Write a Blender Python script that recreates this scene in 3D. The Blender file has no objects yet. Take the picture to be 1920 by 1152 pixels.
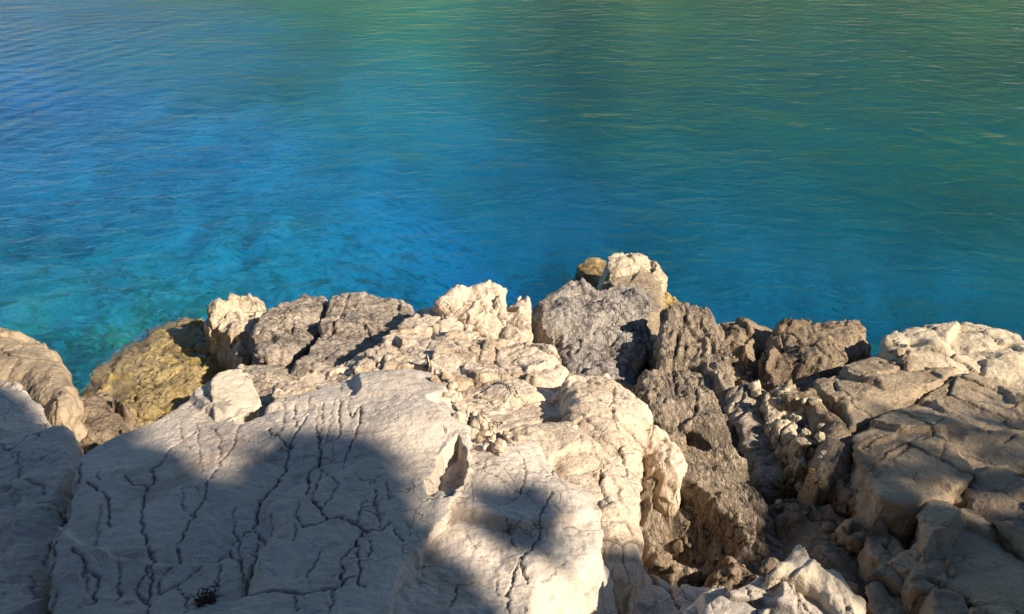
import bpy, math, random
import numpy as np
from mathutils import Vector
SP = 1.0            # mesh spacing multiplier
# ------------------------------------------------------------------ camera, world, sun
scene = bpy.context.scene
CAM = np.array([0.0, 0.0, 4.0]); PITCH = math.radians(30.0); FPX = 1663.0
cd = bpy.data.cameras.new('camera'); cam = bpy.data.objects.new('camera', cd)
scene.collection.objects.link(cam); scene.camera = cam
cam.location = CAM; cam.rotation_euler = (math.radians(60.0), 0, 0)
cd.sensor_width = 36.0; cd.lens = 36.0 * FPX / 1920.0; cd.clip_start = 0.05; cd.clip_end = 3000

SUN_AZ = math.radians(-30.0)      # direction to the sun, from +x towards -y
SUN_EL = math.radians(36.0)
S = np.array([math.cos(SUN_EL)*math.cos(SUN_AZ), math.cos(SUN_EL)*math.sin(SUN_AZ), math.sin(SUN_EL)])
world = bpy.data.worlds.new('World'); scene.world = world; world.use_nodes = True
wn = world.node_tree; wn.nodes.clear()
wo = wn.nodes.new('ShaderNodeOutputWorld'); bg = wn.nodes.new('ShaderNodeBackground')
sky = wn.nodes.new('ShaderNodeTexSky'); sky.sky_type = 'NISHITA'; sky.sun_disc = False
sky.sun_elevation = SUN_EL; sky.sun_rotation = math.pi/2 - SUN_AZ
sky.air_density = 1.0; sky.dust_density = 0.0; sky.ozone_density = 4.0
bg.inputs['Strength'].default_value = 0.075
wn.links.new(sky.outputs[0], bg.inputs[0]); wn.links.new(bg.outputs[0], wo.inputs[0])
sd = bpy.data.lights.new('sun', 'SUN'); sun = bpy.data.objects.new('sun', sd); scene.collection.objects.link(sun)
sd.energy = 5.0; sd.angle = math.radians(0.6); sd.color = (1.0, 0.86, 0.68)
sun.location = (5, -4, 9)
sun.rotation_euler = Vector(S).to_track_quat('Z', 'Y').to_euler()
scene.view_settings.view_transform = 'Standard'; scene.view_settings.look = 'None'
scene.view_settings.exposure = 0.8; scene.view_settings.gamma = 1.0
scene.cycles.use_denoising = True
scene.cycles.transparent_max_bounces = 16; scene.cycles.max_bounces = 6

# ------------------------------------------------------------------ geometry helpers
def ray(px, py):
    px = np.asarray(px, float); py = np.asarray(py, float)
    a = (px-960)/FPX; b = -(py-576)/FPX
    c, s = math.cos(PITCH), math.sin(PITCH)
    # camera: right=+x, forward=(0,c,-s), up=(0,s,c)
    return np.stack([a, c + b*s, -s + b*c], -1)
def at_plane(px, py, p0, sx, sy):
    """point where the view ray meets the plane z = z0 + sx (x-x0) + sy (y-y0)"""
    d = ray(px, py); den = d[..., 2] - sx*d[..., 0] - sy*d[..., 1]
    num = p0[2] - CAM[2] + sx*(CAM[0]-p0[0]) + sy*(CAM[1]-p0[1])
    return CAM + d*(num/den)[..., None]
def at_z(px, py, z):
    d = ray(px, py); return CAM + d*((z-CAM[2])/d[..., 2])[..., None]

_rs = np.random.RandomState(7)
_perm = _rs.permutation(4096).astype(np.int64)
_g3 = _rs.normal(size=(4096, 3)); _g3 /= np.linalg.norm(_g3, axis=1)[:, None]
_a2 = _rs.rand(4096)*2*np.pi; _g2 = np.stack([np.cos(_a2), np.sin(_a2)], -1)
_r1 = _rs.rand(4096)
def _h2(i, j, s=0): return _perm[(_perm[(i + s*131) & 4095] + j*17 + 5) & 4095]
def noise2(x, y, s=0):
    xi = np.floor(x).astype(np.int64); yi = np.floor(y).astype(np.int64); xf = x-xi; yf = y-yi
    u = xf*xf*xf*(xf*(xf*6-15)+10); v = yf*yf*yf*(yf*(yf*6-15)+10); r = 0
    for di in (0, 1):
        for dj in (0, 1):
            g = _g2[_h2(xi+di, yi+dj, s)]
            r = r + (g[..., 0]*(xf-di) + g[..., 1]*(yf-dj))*(u if di else 1-u)*(v if dj else 1-v)
    return r*1.5
def noise3(p, s=0):
    i = np.floor(p).astype(np.int64); f = p-i; w = f*f*f*(f*(f*6-15)+10); r = 0
    for a in (0, 1):
        for b in (0, 1):
            h = _h2(i[:, 0]+a, i[:, 1]+b, s)
            for c in (0, 1):
                g = _g3[_perm[(h + (i[:, 2]+c)*31) & 4095]]
                r = r + (g[:, 0]*(f[:, 0]-a)+g[:, 1]*(f[:, 1]-b)+g[:, 2]*(f[:, 2]-c)) * \
                    (w[:, 0] if a else 1-w[:, 0])*(w[:, 1] if b else 1-w[:, 1])*(w[:, 2] if c else 1-w[:, 2])
    return r*1.5
def fbm2(x, y, o=4, s=0, g=0.5):
    r = 0; a = 1; k = 1.0
    for q in range(o): r = r + a*noise2(x*k + 13.7*q, y*k - 7.1*q, s+q); a *= g; k *= 2.03
    return r
def ridged2(x, y, o=4, s=0, g=0.55):
    r = 0; a = 1; k = 1.0; w = 1
    for q in range(o):
        n = (1-np.abs(noise2(x*k + 3.1*q, y*k + 9.2*q, s+q)))**2
        r = r + a*n*w; w = np.clip(n*1.3, 0, 1); a *= g; k *= 2.1
    return r - 0.9
def fbm3(p, o=3, s=0, g=0.5):
    r = 0; a = 1; k = 1.0
    for q in range(o): r = r + a*noise3(p*k + 5.3*q, s+q); a *= g; k *= 2.03
    return r
def worley(x, y, s=0):
    xi = np.floor(x).astype(np.int64); yi = np.floor(y).astype(np.int64)
    f1 = np.full(x.shape, 9.0); f2 = np.full(x.shape, 9.0); cid = np.zeros(x.shape, np.int64)
    for a in (-1, 0, 1):
        for b in (-1, 0, 1):
            h = _h2(xi+a, yi+b, s)
            d = np.hypot(xi+a+0.1+0.8*_r1[h]-x, yi+b+0.1+0.8*_r1[(h+77) & 4095]-y)
            m = d < f1
            f2 = np.where(m, f1, np.minimum(f2, d)); cid = np.where(m, h, cid); f1 = np.where(m, d, f1)
    return f1, f2, _r1[(cid+501) & 4095]
def smooth(a, b, x):
    t = np.clip((x-a)/(b-a), 0, 1); return t*t*(3-2*t)
def chaikin(P, n=1):
    for _ in range(n):
        Q = np.roll(P, -1, 0); P = np.stack([P*.88+Q*.12, P*.12+Q*.88], 1).reshape(-1, 2)
    return P
def poly_sdf(q, P):
    best = np.full(len(q), 1e9); nb = np.zeros_like(q); ins = np.zeros(len(q), bool)
    for k in range(len(P)):
        a = P[k]; b = P[(k+1) % len(P)]; e = b-a; L = e@e + 1e-12
        t = np.clip(((q-a)@e)/L, 0, 1); n = a + t[:, None]*e; d = ((q-n)**2).sum(1)
        m = d < best; best = np.where(m, d, best); nb[m] = n[m]
        c = (a[1] > q[:, 1]) != (b[1] > q[:, 1])
        with np.errstate(divide='ignore', invalid='ignore'):
            xx = (b[0]-a[0])*(q[:, 1]-a[1])/(b[1]-a[1]+1e-15)+a[0]
        ins ^= c & (q[:, 0] < xx)
    d = np.sqrt(best); return np.where(ins, d, -d), nb
def line_dist(q, P):
    best = np.full(len(q), 1e9); tt = np.zeros(len(q)); n = len(P)-1
    for k in range(n):
        a = P[k]; e = P[k+1]-a; L = e@e + 1e-12
        t = np.clip(((q-a)@e)/L, 0, 1); d = ((q-a-t[:, None]*e)**2).sum(1)
        m = d < best; best = np.where(m, d, best); tt = np.where(m, (k+t)/n, tt)
    return np.sqrt(best), tt

def make_mesh(name, V, F, mat, loc=(0, 0, 0), attrs=None, smooth_shade=True):
    me = bpy.data.meshes.new(name); V = np.asarray(V, np.float32) - np.asarray(loc, np.float32)
    F = np.asarray(F, np.int32); k = F.shape[1]
    me.vertices.add(len(V)); me.vertices.foreach_set('co', V.ravel())
    me.loops.add(F.size); me.loops.foreach_set('vertex_index', F.ravel())
    me.polygons.add(len(F)); me.polygons.foreach_set('loop_start', np.arange(0, F.size, k, dtype=np.int32))
    me.polygons.foreach_set('loop_total', np.full(len(F), k, np.int32))
    me.polygons.foreach_set('use_smooth', np.full(len(F), smooth_shade))
    for an, av in (attrs or {}).items():
        at = me.attributes.new(an, 'FLOAT', 'POINT'); at.data.foreach_set('value', np.asarray(av, np.float32))
    me.update(calc_edges=True); me.validate()
    if mat: me.materials.append(mat)
    o = bpy.data.objects.new(name, me); o.location = loc; scene.collection.objects.link(o)
    return o
def tag(o, label=None, cat=None, group=None, kind=None):
    if label: o['label'] = label
    if cat: o['category'] = cat
    if group: o['group'] = group
    if kind: o['kind'] = kind
    return o

# ------------------------------------------------------------------ materials
class NT:
    def __init__(s, name):
        s.m = bpy.data.materials.new(name); s.m.use_nodes = True; s.t = s.m.node_tree; s.t.nodes.clear()
        s.out = s.t.nodes.new('ShaderNodeOutputMaterial')
    def n(s, typ, **kw):
        nd = s.t.nodes.new('ShaderNode'+typ)
        for k, v in kw.items():
            if k.startswith('i_'): nd.inputs[k[2:].replace('_', ' ')].default_value = v
            else: setattr(nd, k, v)
        return nd
    def l(s, a, b): s.t.links.new(a, b)
    def noise(s, vec, scale, detail=4, rough=.55, dist=0):
        nd = s.n('TexNoise', i_Scale=scale, i_Detail=detail, i_Roughness=rough, i_Distortion=dist)
        s.l(vec, nd.inputs['Vector']); return nd.outputs[0]
    def ramp(s, v, a, b, lo=0., hi=1.):
        nd = s.n('MapRange', interpolation_type='SMOOTHSTEP'); s.l(v, nd.inputs[0])
        for i, q in enumerate((a, b, lo, hi)): nd.inputs[i+1].default_value = q
        return nd.outputs[0]
    def mix(s, f, a, b):
        nd = s.n('Mix', data_type='RGBA')
        for inp, q in ((nd.inputs[0], f), (nd.inputs[6], a), (nd.inputs[7], b)):
            if isinstance(q, (int, float)): inp.default_value = q
            elif isinstance(q, tuple): inp.default_value = (*q, 1)
            else: s.l(q, inp)
        return nd.outputs[2]
    def math(s, op, a, b=0.):
        nd = s.n('Math', operation=op)
        for i, q in enumerate((a, b)):
            if isinstance(q, (int, float)): nd.inputs[i].default_value = q
            else: s.l(q, nd.inputs[i])
        return nd.outputs[0]
    def scale(s, vec, sc, rot=(0, 0, 0)):
        nd = s.n('Mapping'); s.l(vec, nd.inputs[0]); nd.inputs['Scale'].default_value = sc; nd.inputs['Rotation'].default_value = rot
        return nd.outputs[0]

def rock_mat(name, A, B, stain, stain_amt=.4, ochre=0., bump=.5, fine=1., vein=0., stretch=(1, 1, 1), rot=(0, 0, 0), wet=True, lines=.5, ridge=.45, hair=None, ochre_col=(.42, .27, .06)):
    t = NT(name); geo = t.n('NewGeometry'); P = geo.outputs['Position']
    V = t.scale(P, stretch, rot)
    col = t.mix(t.ramp(t.noise(P, 1.3, 5), .38, .62), A, B)
    # weathered grey / brown stain patches
    st = t.ramp(t.noise(V, 3.1, 7, .62, .3), .62-stain_amt*.3, .74-stain_amt*.22)
    col = t.mix(t.math('MULTIPLY', st, .85), col, stain)
    # small tonal mottling
    mo = t.ramp(t.noise(V, 14, 6, .65), .3, .7)
    col = t.mix(t.math('MULTIPLY', mo, .35), col, tuple(min(1, c*1.22) for c in A))
    sp = t.ramp(t.noise(P, 55, 3, .7), .6, .74)
    col = t.mix(t.math('MULTIPLY', sp, .3), col, tuple(c*.5 for c in stain))
    ru = t.ramp(t.noise(P, 2.3, 7, .7, .6), .58, .70); col = t.mix(t.math('MULTIPLY', ru, .30), col, (.36, .22, .11))
    li = t.math('MULTIPLY', t.ramp(t.noise(P, 19, 5, .7, .4), .60, .66), t.ramp(t.noise(P, 1.7, 3), .48, .62)); col = t.mix(t.math('MULTIPLY', li, .5), col, (.10, .09, .08))
    if vein:
        vn = t.ramp(t.noise(V, 7, 6, .6, .8), .49, .5); v2 = t.ramp(t.noise(V, 7, 6, .6, .8), .5, .515, 1, 0)
        col = t.mix(t.math('MULTIPLY', t.math('MULTIPLY', vn, v2), vein), col, (.62, .56, .48))
    if ochre:
        oc = t.ramp(t.noise(P, 4.2, 5, .6), .66-ochre*.3, .78-ochre*.3)
        col = t.mix(t.math('MULTIPLY', oc, min(1, ochre*1.3)), col, ochre_col)
    # thin scaly step lines and hairline cracks
    W = t.n('VectorMath', operation='ADD'); t.l(V, W.inputs[0]); dn = t.n('TexNoise', i_Scale=5., i_Detail=4.); t.l(P, dn.inputs['Vector'])
    sc_ = t.n('VectorMath', operation='SCALE'); t.l(dn.outputs[1], sc_.inputs[0]); sc_.inputs['Scale'].default_value = .22; t.l(sc_.outputs[0], W.inputs[1])
    sf = t.math('FRACT', t.math('MULTIPLY', t.noise(V, 3.4*fine, 6, .55, .2), 11.))
    msk = t.ramp(t.noise(P, 2.6, 3), .42, .6)
    ln = t.math('MULTIPLY', t.math('MULTIPLY', t.ramp(sf, .0, .10, 1, 0), msk), lines)
    vo = t.n('TexVoronoi', feature='DISTANCE_TO_EDGE', i_Scale=5.5*fine); t.l(W.outputs[0], vo.inputs['Vector'])
    m2 = t.ramp(t.noise(P, 1.9, 3), .48, .6); hc = t.math('MULTIPLY', t.math('MULTIPLY', t.ramp(vo.outputs['Distance'], .004, .022, 1, 0), m2), min(1, lines*1.6) if hair is None else hair)
    col = t.mix(t.math('MULTIPLY', ln, .55), col, tuple(c*.45 for c in stain)); col = t.mix(t.math('MULTIPLY', hc, .75), col, tuple(c*.3 for c in stain))
    rough = .88
    if wet:
        sx = t.n('SeparateXYZ'); t.l(P, sx.inputs[0])
        zz = t.math('ADD', sx.outputs[2], t.math('MULTIPLY', t.math('SUBTRACT', t.noise(P, 3.5, 4), .5), .32))
        alg = t.ramp(zz, .08, .30, 1, 0)
        col = t.mix(t.math('MULTIPLY', alg, .75), col, t.mix(t.ramp(t.noise(P, 9, 5), .4, .6), (.13, .085, .03), ochre_col))
        dk = t.ramp(zz, -.02, .12, 1, 0)
        col = t.mix(t.math('MULTIPLY', dk, .6), col, (.06, .045, .03))
        rough = t.ramp(zz, .0, .2, .35, .88)
    at = t.n('Attribute', attribute_name='crack')
    col = t.mix(t.math('MULTIPLY', at.outputs['Fac'], .85), col, (.035, .028, .022))
    b = t.n('BsdfPrincipled')
    t.l(col, b.inputs['Base Color'])
    rg = t.n('TexNoise', noise_type='RIDGED_MULTIFRACTAL'); rg.inputs['Scale'].default_value = 9*fine; rg.inputs['Detail'].default_value = 7; rg.inputs['Roughness'].default_value = .6; t.l(W.outputs[0], rg.inputs['Vector'])
    if isinstance(rough, float): b.inputs['Roughness'].default_value = rough
    else: t.l(rough, b.inputs['Roughness'])
    b.inputs['Specular IOR Level'].default_value = .25
    h = t.math('ADD', t.math('MULTIPLY', t.noise(V, 22*fine, 8, .62, .2), 1.0), t.math('MULTIPLY', t.ramp(t.noise(V, 60*fine, 4, .6), .35, .5), .25))
    h = t.math('ADD', h, t.math('MULTIPLY', t.math('MULTIPLY', sf, msk), lines*.9)); h = t.math('ADD', h, t.math('MULTIPLY', rg.outputs[0], ridge)); h = t.math('SUBTRACT', h, t.math('MULTIPLY', hc, .8))
    bp = t.n('Bump'); bp.inputs['Strength'].default_value = min(1, bump*1.2); bp.inputs['Distance'].default_value = .025
    t.l(h, bp.inputs['Height']); t.l(bp.outputs[0], b.inputs['Normal']); t.l(b.outputs[0], t.out.inputs[0])
    return t.m
M = {
 'slab':  rock_mat('smooth_limestone', (.57, .50, .43), (.48, .415, .355), (.34, .285, .235), .35, bump=.4, fine=1.3, lines=.05, ridge=.05, hair=.75, wet=False),
 'white': rock_mat('white_limestone', (.57, .50, .405), (.50, .435, .34), (.46, .40, .31), .2, bump=.35, lines=.25, hair=.4, wet=False),
 'cream': rock_mat('cream_limestone', (.64, .525, .405), (.55, .445, .335), (.33, .24, .155), .42, bump=.55, lines=.7),
 'pale':  rock_mat('pale_knobbly_limestone', (.60, .51, .38), (.50, .41, .28), (.32, .24, .14), .35, ochre=.2, bump=.7, ochre_col=(.40, .29, .10)),
 'grey':  rock_mat('grey_karst_limestone', (.40, .36, .32), (.28, .255, .225), (.12, .105, .095), .5, bump=1.0, vein=.8, lines=.9, stretch=(1.6, .7, 1.2)),
 'greyb': rock_mat('grey_beige_limestone', (.50, .42, .33), (.37, .31, .25), (.15, .125, .105), .5, bump=.8, lines=.8, stretch=(.8, 1.8, 1), rot=(0, 0, .6)),
 'brown': rock_mat('brown_limestone', (.31, .235, .16), (.22, .17, .12), (.11, .085, .06), .45, bump=.7, lines=.7),
 'strata': rock_mat('brown_layered_limestone', (.38, .305, .22), (.26, .205, .15), (.09, .07, .055), .5, bump=1.0, vein=.8, lines=1.0, stretch=(1.8, .7, 1.0), rot=(0, 0, -.3)),
 'buff':  rock_mat('buff_limestone', (.40, .315, .215), (.30, .235, .16), (.17, .13, .095), .45, bump=.5, lines=.35, hair=.7),
 'algae': rock_mat('ochre_algae_rock', (.44, .34, .17), (.34, .26, .13), (.17, .125, .065), .5, ochre=.52, bump=1.0, wet=False, ochre_col=(.46, .34, .09)),
 'sand': rock_mat('sandy_limestone', (.56, .475, .345), (.46, .375, .26), (.28, .22, .15), .35, bump=.5, lines=.35, hair=.6),
 'dark':  rock_mat('dark_wet_rock', (.16, .125, .09), (.11, .09, .065), (.06, .05, .04), .5, bump=1.0),
}
# ------------------------------------------------------------------ rock builder
TEX = dict(
 slab=dict(facet=(1.6, .07, .010), big=.016, bf=1.3, fine=.0018, ff=26, saw=(.9, 7, .0035), cell=(0, 0, 0), ridge=.0015, pitty=1, c2=.1),
 scaly=dict(facet=(4, .20, .035), big=.018, bf=2.2, fine=.004, ff=22, saw=(.9, 13, .020), cell=(4.5, .028, .022), ridge=.008),
 knob=dict(facet=(6.5, .40, .03), big=.022, bf=3.5, fine=.005, ff=22, saw=(.4, 14, .008), cell=(6, .025, .02), ridge=.008),
 karst=dict(facet=(3, .16, .02), big=.022, bf=2.5, fine=.006, ff=26, saw=(1.2, 14, .016), cell=(5, .012, .012), ridge=.018, rs=(13, 4)),
 strata=dict(facet=(2.5, .16, .025), big=.022, bf=2.2, fine=.004, ff=22, saw=(0.15, 19, .024), cell=(0, 0, 0), ridge=.016, rs=(20, 2.2)),
 blocky=dict(facet=(2.2, .15, .035), big=.025, bf=1.6, fine=.004, ff=20, saw=(.5, 7, .008), cell=(2.3, .04, .03), ridge=.005),
 lumpy=dict(facet=(3.2, .25, .03), big=.035, bf=3.0, fine=.007, ff=16, saw=(.6, 6, .008), cell=(5, .03, .03), ridge=.012),
)
def facets(x, y, f, tilt, off, s=0, w=.05):
    X = x*f; Y = y*f; xi = np.floor(X).astype(np.int64); yi = np.floor(Y).astype(np.int64)
    f1 = np.full(X.shape, 9.0); f2 = f1.copy(); h1 = np.zeros(X.shape); h2 = h1.copy()
    for a in (-1, 0, 1):
        for b in (-1, 0, 1):
            k = _h2(xi+a, yi+b, s); cx = xi+a+.1+.8*_r1[k]; cy = yi+b+.1+.8*_r1[(k+77) & 4095]
            d = np.hypot(cx-X, cy-Y); g = _g2[(k+311) & 4095]*(tilt*(.4+1.2*_r1[(k+901) & 4095]))[..., None]
            hp = ((X-cx)*g[..., 0]+(Y-cy)*g[..., 1])/f + off*(_r1[(k+555) & 4095]-.5)
            m = d < f1; m2 = (~m) & (d < f2)
            h2 = np.where(m, h1, np.where(m2, hp, h2)); f2 = np.where(m, f1, np.where(m2, d, f2))
            h1 = np.where(m, hp, h1); f1 = np.where(m, d, f1)
    t = .5*smooth(w, 0, f2-f1)
    return h1*(1-t)+h2*t
nseed = [0]
ROCKS = []
def rock(name, label, outline, z0, slope=(0, 0), mat='cream', tex='scaly', dome=.04, edge=.05, wall=.5, sp=None,
         cracks=(), pits=(), bumps=(), jit=.025, ang=None, group=None, taper=.12, cat='rock', parent=None, amp=1.0, tx=None):
    nseed[0] += 1; sd_ = nseed[0]*11
    T = dict(TEX[tex]); T.update(tx or {})
    O = np.array(outline, float); c = O.mean(0)
    p0 = at_z(c[0], c[1], z0); sx, sy = slope
    P3 = at_plane(O[:, 0], O[:, 1], p0, sx, sy)
    n = np.array([-sx, -sy, 1.0]); n = n / np.linalg.norm(n)
    u = np.array([1.0, 0, sx]); u = u/np.linalg.norm(u); v = np.cross(n, u)
    def to_uv(X): return np.stack([(X-p0)@u, (X-p0)@v], -1)
    P = chaikin(to_uv(P3), 1)
    jit = jit*.8; grow = .012 if tex in ('slab', 'blocky') else .006
    if sp is None:
        dist = np.linalg.norm(P3.mean(0)-CAM); sp = np.clip(dist*.0015, .0036, .0095)
    sp = sp*SP
    lo = P.min(0)-wall; hi = P.max(0)+wall
    nx = int((hi[0]-lo[0])/sp)+1; ny = int((hi[1]-lo[1])/sp)+1
    gx, gy = np.meshgrid(lo[0]+np.arange(nx)*sp, lo[1]+np.arange(ny)*sp)
    g = np.stack([gx.ravel(), gy.ravel()], -1)
    # coarse rejection first
    w = jit*np.stack([fbm2(g[:, 0]*3.5, g[:, 1]*3.5, 4, sd_, .6), fbm2(g[:, 0]*3.5+40, g[:, 1]*3.5, 4, sd_+3, .6)], -1)*1.6
    q = g + w
    d, nb = poly_sdf(q, P); d = d + grow
    keep = d > -wall
    idx = -np.ones(len(g), np.int64); 
    I = np.arange(nx*ny).reshape(ny, nx)
    quads = np.stack([I[:-1, :-1], I[:-1, 1:], I[1:, 1:], I[1:, :-1]], -1).reshape(-1, 4)
    quads = quads[keep[quads].all(1)]
    used = np.zeros(len(g), bool); used[quads.ravel()] = True
    idx[used] = np.arange(used.sum()); quads = idx[quads]
    g = g[used]; q = q[used]; d = d[used]; nb = nb[used]
    s_out = np.clip(-d, 0, None); out = d < 0
    vec = q-nb; L = np.linalg.norm(vec, axis=1)+1e-9; od = vec/L[:, None]; od[~out] *= -1
    p = g - np.where(out[:, None], vec*(1-taper), 0)
    x, y = p[:, 0], p[:, 1]
    e = edge*.6*np.clip(.8+1.1*fbm2(x*4, y*4, 3, sd_+9), .22, 1.7)
    din = np.clip(d, 0, None)
    rr = np.clip((e-din)/e, 0, 1)
    h = -e*(1-np.sqrt(np.clip(1-rr*rr, 0, 1))) - s_out
    size = max(1e-3, d.max())
    ff_, ft_, fo_ = T.get('facet', (3, .2, .02))
    if ff_:
        h = h + amp*facets(x + .04*fbm2(x*4, y*4, 3, sd_+25), y + .04*fbm2(x*4+7, y*4, 3, sd_+27), ff_, ft_, fo_, sd_+15)*smooth(-.25, .0, d)
    h = h + .6*dome*(1-np.exp(-2.2*din/size))
    a = T['big']*amp; h = h + a*fbm2(x*T['bf'], y*T['bf'], 3, sd_+20)*1.3
    for (bx, by, br, bh) in bumps:
        bp_ = at_plane(np.array([bx]), np.array([by]), p0, sx, sy); buv = to_uv(bp_)[0]
        rad = br/FPX*np.linalg.norm(bp_[0]-CAM)
        h = h + bh*np.exp(-(((x-buv[0])**2+(y-buv[1])**2)/rad**2))
    fade = smooth(-.15, .02, d)
    crack = np.zeros(len(x))
    wx = x + .05*fbm2(x*5, y*5, 3, sd_+31); wy = y + .05*fbm2(x*5+9, y*5, 3, sd_+33)
    # layered scales
    A, fq, am = T['saw']
    if ang is not None: A = ang
    ca, sa = math.cos(A), math.sin(A)
    uu = wx*ca + wy*sa; vv = -wx*sa + wy*ca
    if am:
        t = uu*fq + 1.1*fbm2(uu*2.2, vv*1.1, 4, sd_+40); k = np.floor(t); f = t-k
        prof = np.where(f < .86, f/.86, (1-f)/.14)
        gate = smooth(-.25, .35, fbm2(x*2.5, y*2.5, 3, sd_+45))
        va = .35 + .65*_r1[(k.astype(np.int64)*37+sd_) & 4095]
        h = h + am*amp*(prof-.5)*va*gate*fade
        crack = np.maximum(crack, .55*smooth(.80, .88, f)*smooth(1.0, .93, f)*gate*va*(am/.03))
    cf, coff, cdep = T['cell']
    if cf:
        f1, f2, cid = worley((wx*ca+wy*sa)*cf*1.25, (-wx*sa+wy*ca)*cf*.8, sd_+50)
        ed = (f2-f1)/cf
        gate = smooth(-.35, .3, fbm2(x*1.7+3, y*1.7, 3, sd_+55))
        h = h + amp*coff*(cid-.5)*smooth(0, .008, ed)*fade
        wdt = .006+.012*gate
        cr = smooth(wdt, wdt*.15, ed)*gate
        h = h - amp*cdep*cr*fade; crack = np.maximum(crack, cr*.8*fade)
        # second finer level
        f1, f2, cid = worley(uu*cf*3.1, vv*cf*2.3, sd_+60); ed = (f2-f1)/cf/2.7
        g2 = smooth(-.1, .5, fbm2(x*2.3+7, y*2.3, 3, sd_+65))
        cr = smooth(.006, .001, ed)*g2
        h = h - amp*cdep*.4*cr*fade + amp*coff*T.get('c2', .45)*(cid-.5)*g2*fade*smooth(0, .012, ed); crack = np.maximum(crack, cr*.5*fade)
    if T['ridge']:
        h = h - T['ridge']*amp*ridged2(uu*T.get('rs', (8, 4.5))[0], vv*T.get('rs', (8, 4.5))[1], 4, sd_+70)*fade
    h = h - .6*T['fine']*amp*ridged2(x*T['ff']*.5, y*T['ff']*.5, 4, sd_+85)*fade
    h = h + T['fine']*amp*fbm2(x*T['ff'], y*T['ff'], 3, sd_+80)*1.4*fade
    if T.get('pitty'):
        f1, f2, cid = worley(x*34, y*34, sd_+120); g3 = smooth(.05, .5, fbm2(x*3, y*3, 3, sd_+125))
        h = h - .004*smooth(.30, .05, f1)*(cid > .55)*g3*fade
    for (pp, dep) in pits:
        pa = np.array(pp, float); pu = to_uv(at_plane(pa[:, 0], pa[:, 1], p0, sx, sy))
        jq = np.stack([x + .010*fbm2(x*14, y*14, 3, sd_+140), y + .010*fbm2(x*14+9, y*14, 3, sd_+141)], -1)
        dp, _ = poly_sdf(jq, pu); h = h - dep*smooth(-.004, .014, dp)
    # hand-traced cracks: (width_px, depth, [(px,py),...])
    if cracks:
        jx = x + .009*fbm2(x*16, y*16, 4, sd_+90, .65); jy = y + .009*fbm2(x*16+5, y*16, 4, sd_+93, .65)
        qq = np.stack([jx, jy], -1); wn_ = .35+1.5*np.clip(.4+fbm2(x*14, y*14, 3, sd_+96), 0, 1)
        for (wpx, dep, pts) in cracks:
            cp = np.array(pts, float); c3 = at_plane(cp[:, 0], cp[:, 1], p0, sx, sy); cu = to_uv(c3)
            ww = wpx/FPX*np.linalg.norm(c3-CAM, axis=1).mean()
            m = ((qq > cu.min(0)-ww*5) & (qq < cu.max(0)+ww*5)).all(1)
            if not m.any(): continue
            dd, tt = line_dist(qq[m], cu); tap = .35+.65*np.sin(np.pi*np.clip(tt, .03, .97))**.5
            W = np.maximum(.48*ww*wn_[m]*tap, sp*.42)
            k = np.exp(-(dd/W)**2); soft = np.exp(-(dd/(W*3.5))**2)
            kk = np.zeros(len(x)); kk[m] = k; ks = np.zeros(len(x)); ks[m] = soft
            h = h - (dep*.7*kk + dep*.06*ks)*fade; crack = np.maximum(crack, kk*min(1, ww*wn_.mean()/sp*.8+.1))
    X = p0 + x[:, None]*u + y[:, None]*v + h[:, None]*n
    # wall roughness: push sideways
    wallw = smooth(.03, -.06, d)
    nz = fbm3(X*3.2, 3, sd_+100); nz2 = fbm3(X*np.array([9, 9, 14.]), 3, sd_+105)
    side = od[:, 0:1]*u + od[:, 1:2]*v
    X = X + side*(wallw*(.05*nz+.022*nz2)*min(1, wall*2))[:, None]*amp
    loc = p0 - n*min(wall, .3)
    o = make_mesh(name, X, quads, M[mat], loc, {'crack': np.clip(crack, 0, 1)})
    if parent is None: tag(o, label, cat, group)
    ROCKS.append((label, len(X)))
    return o
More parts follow.
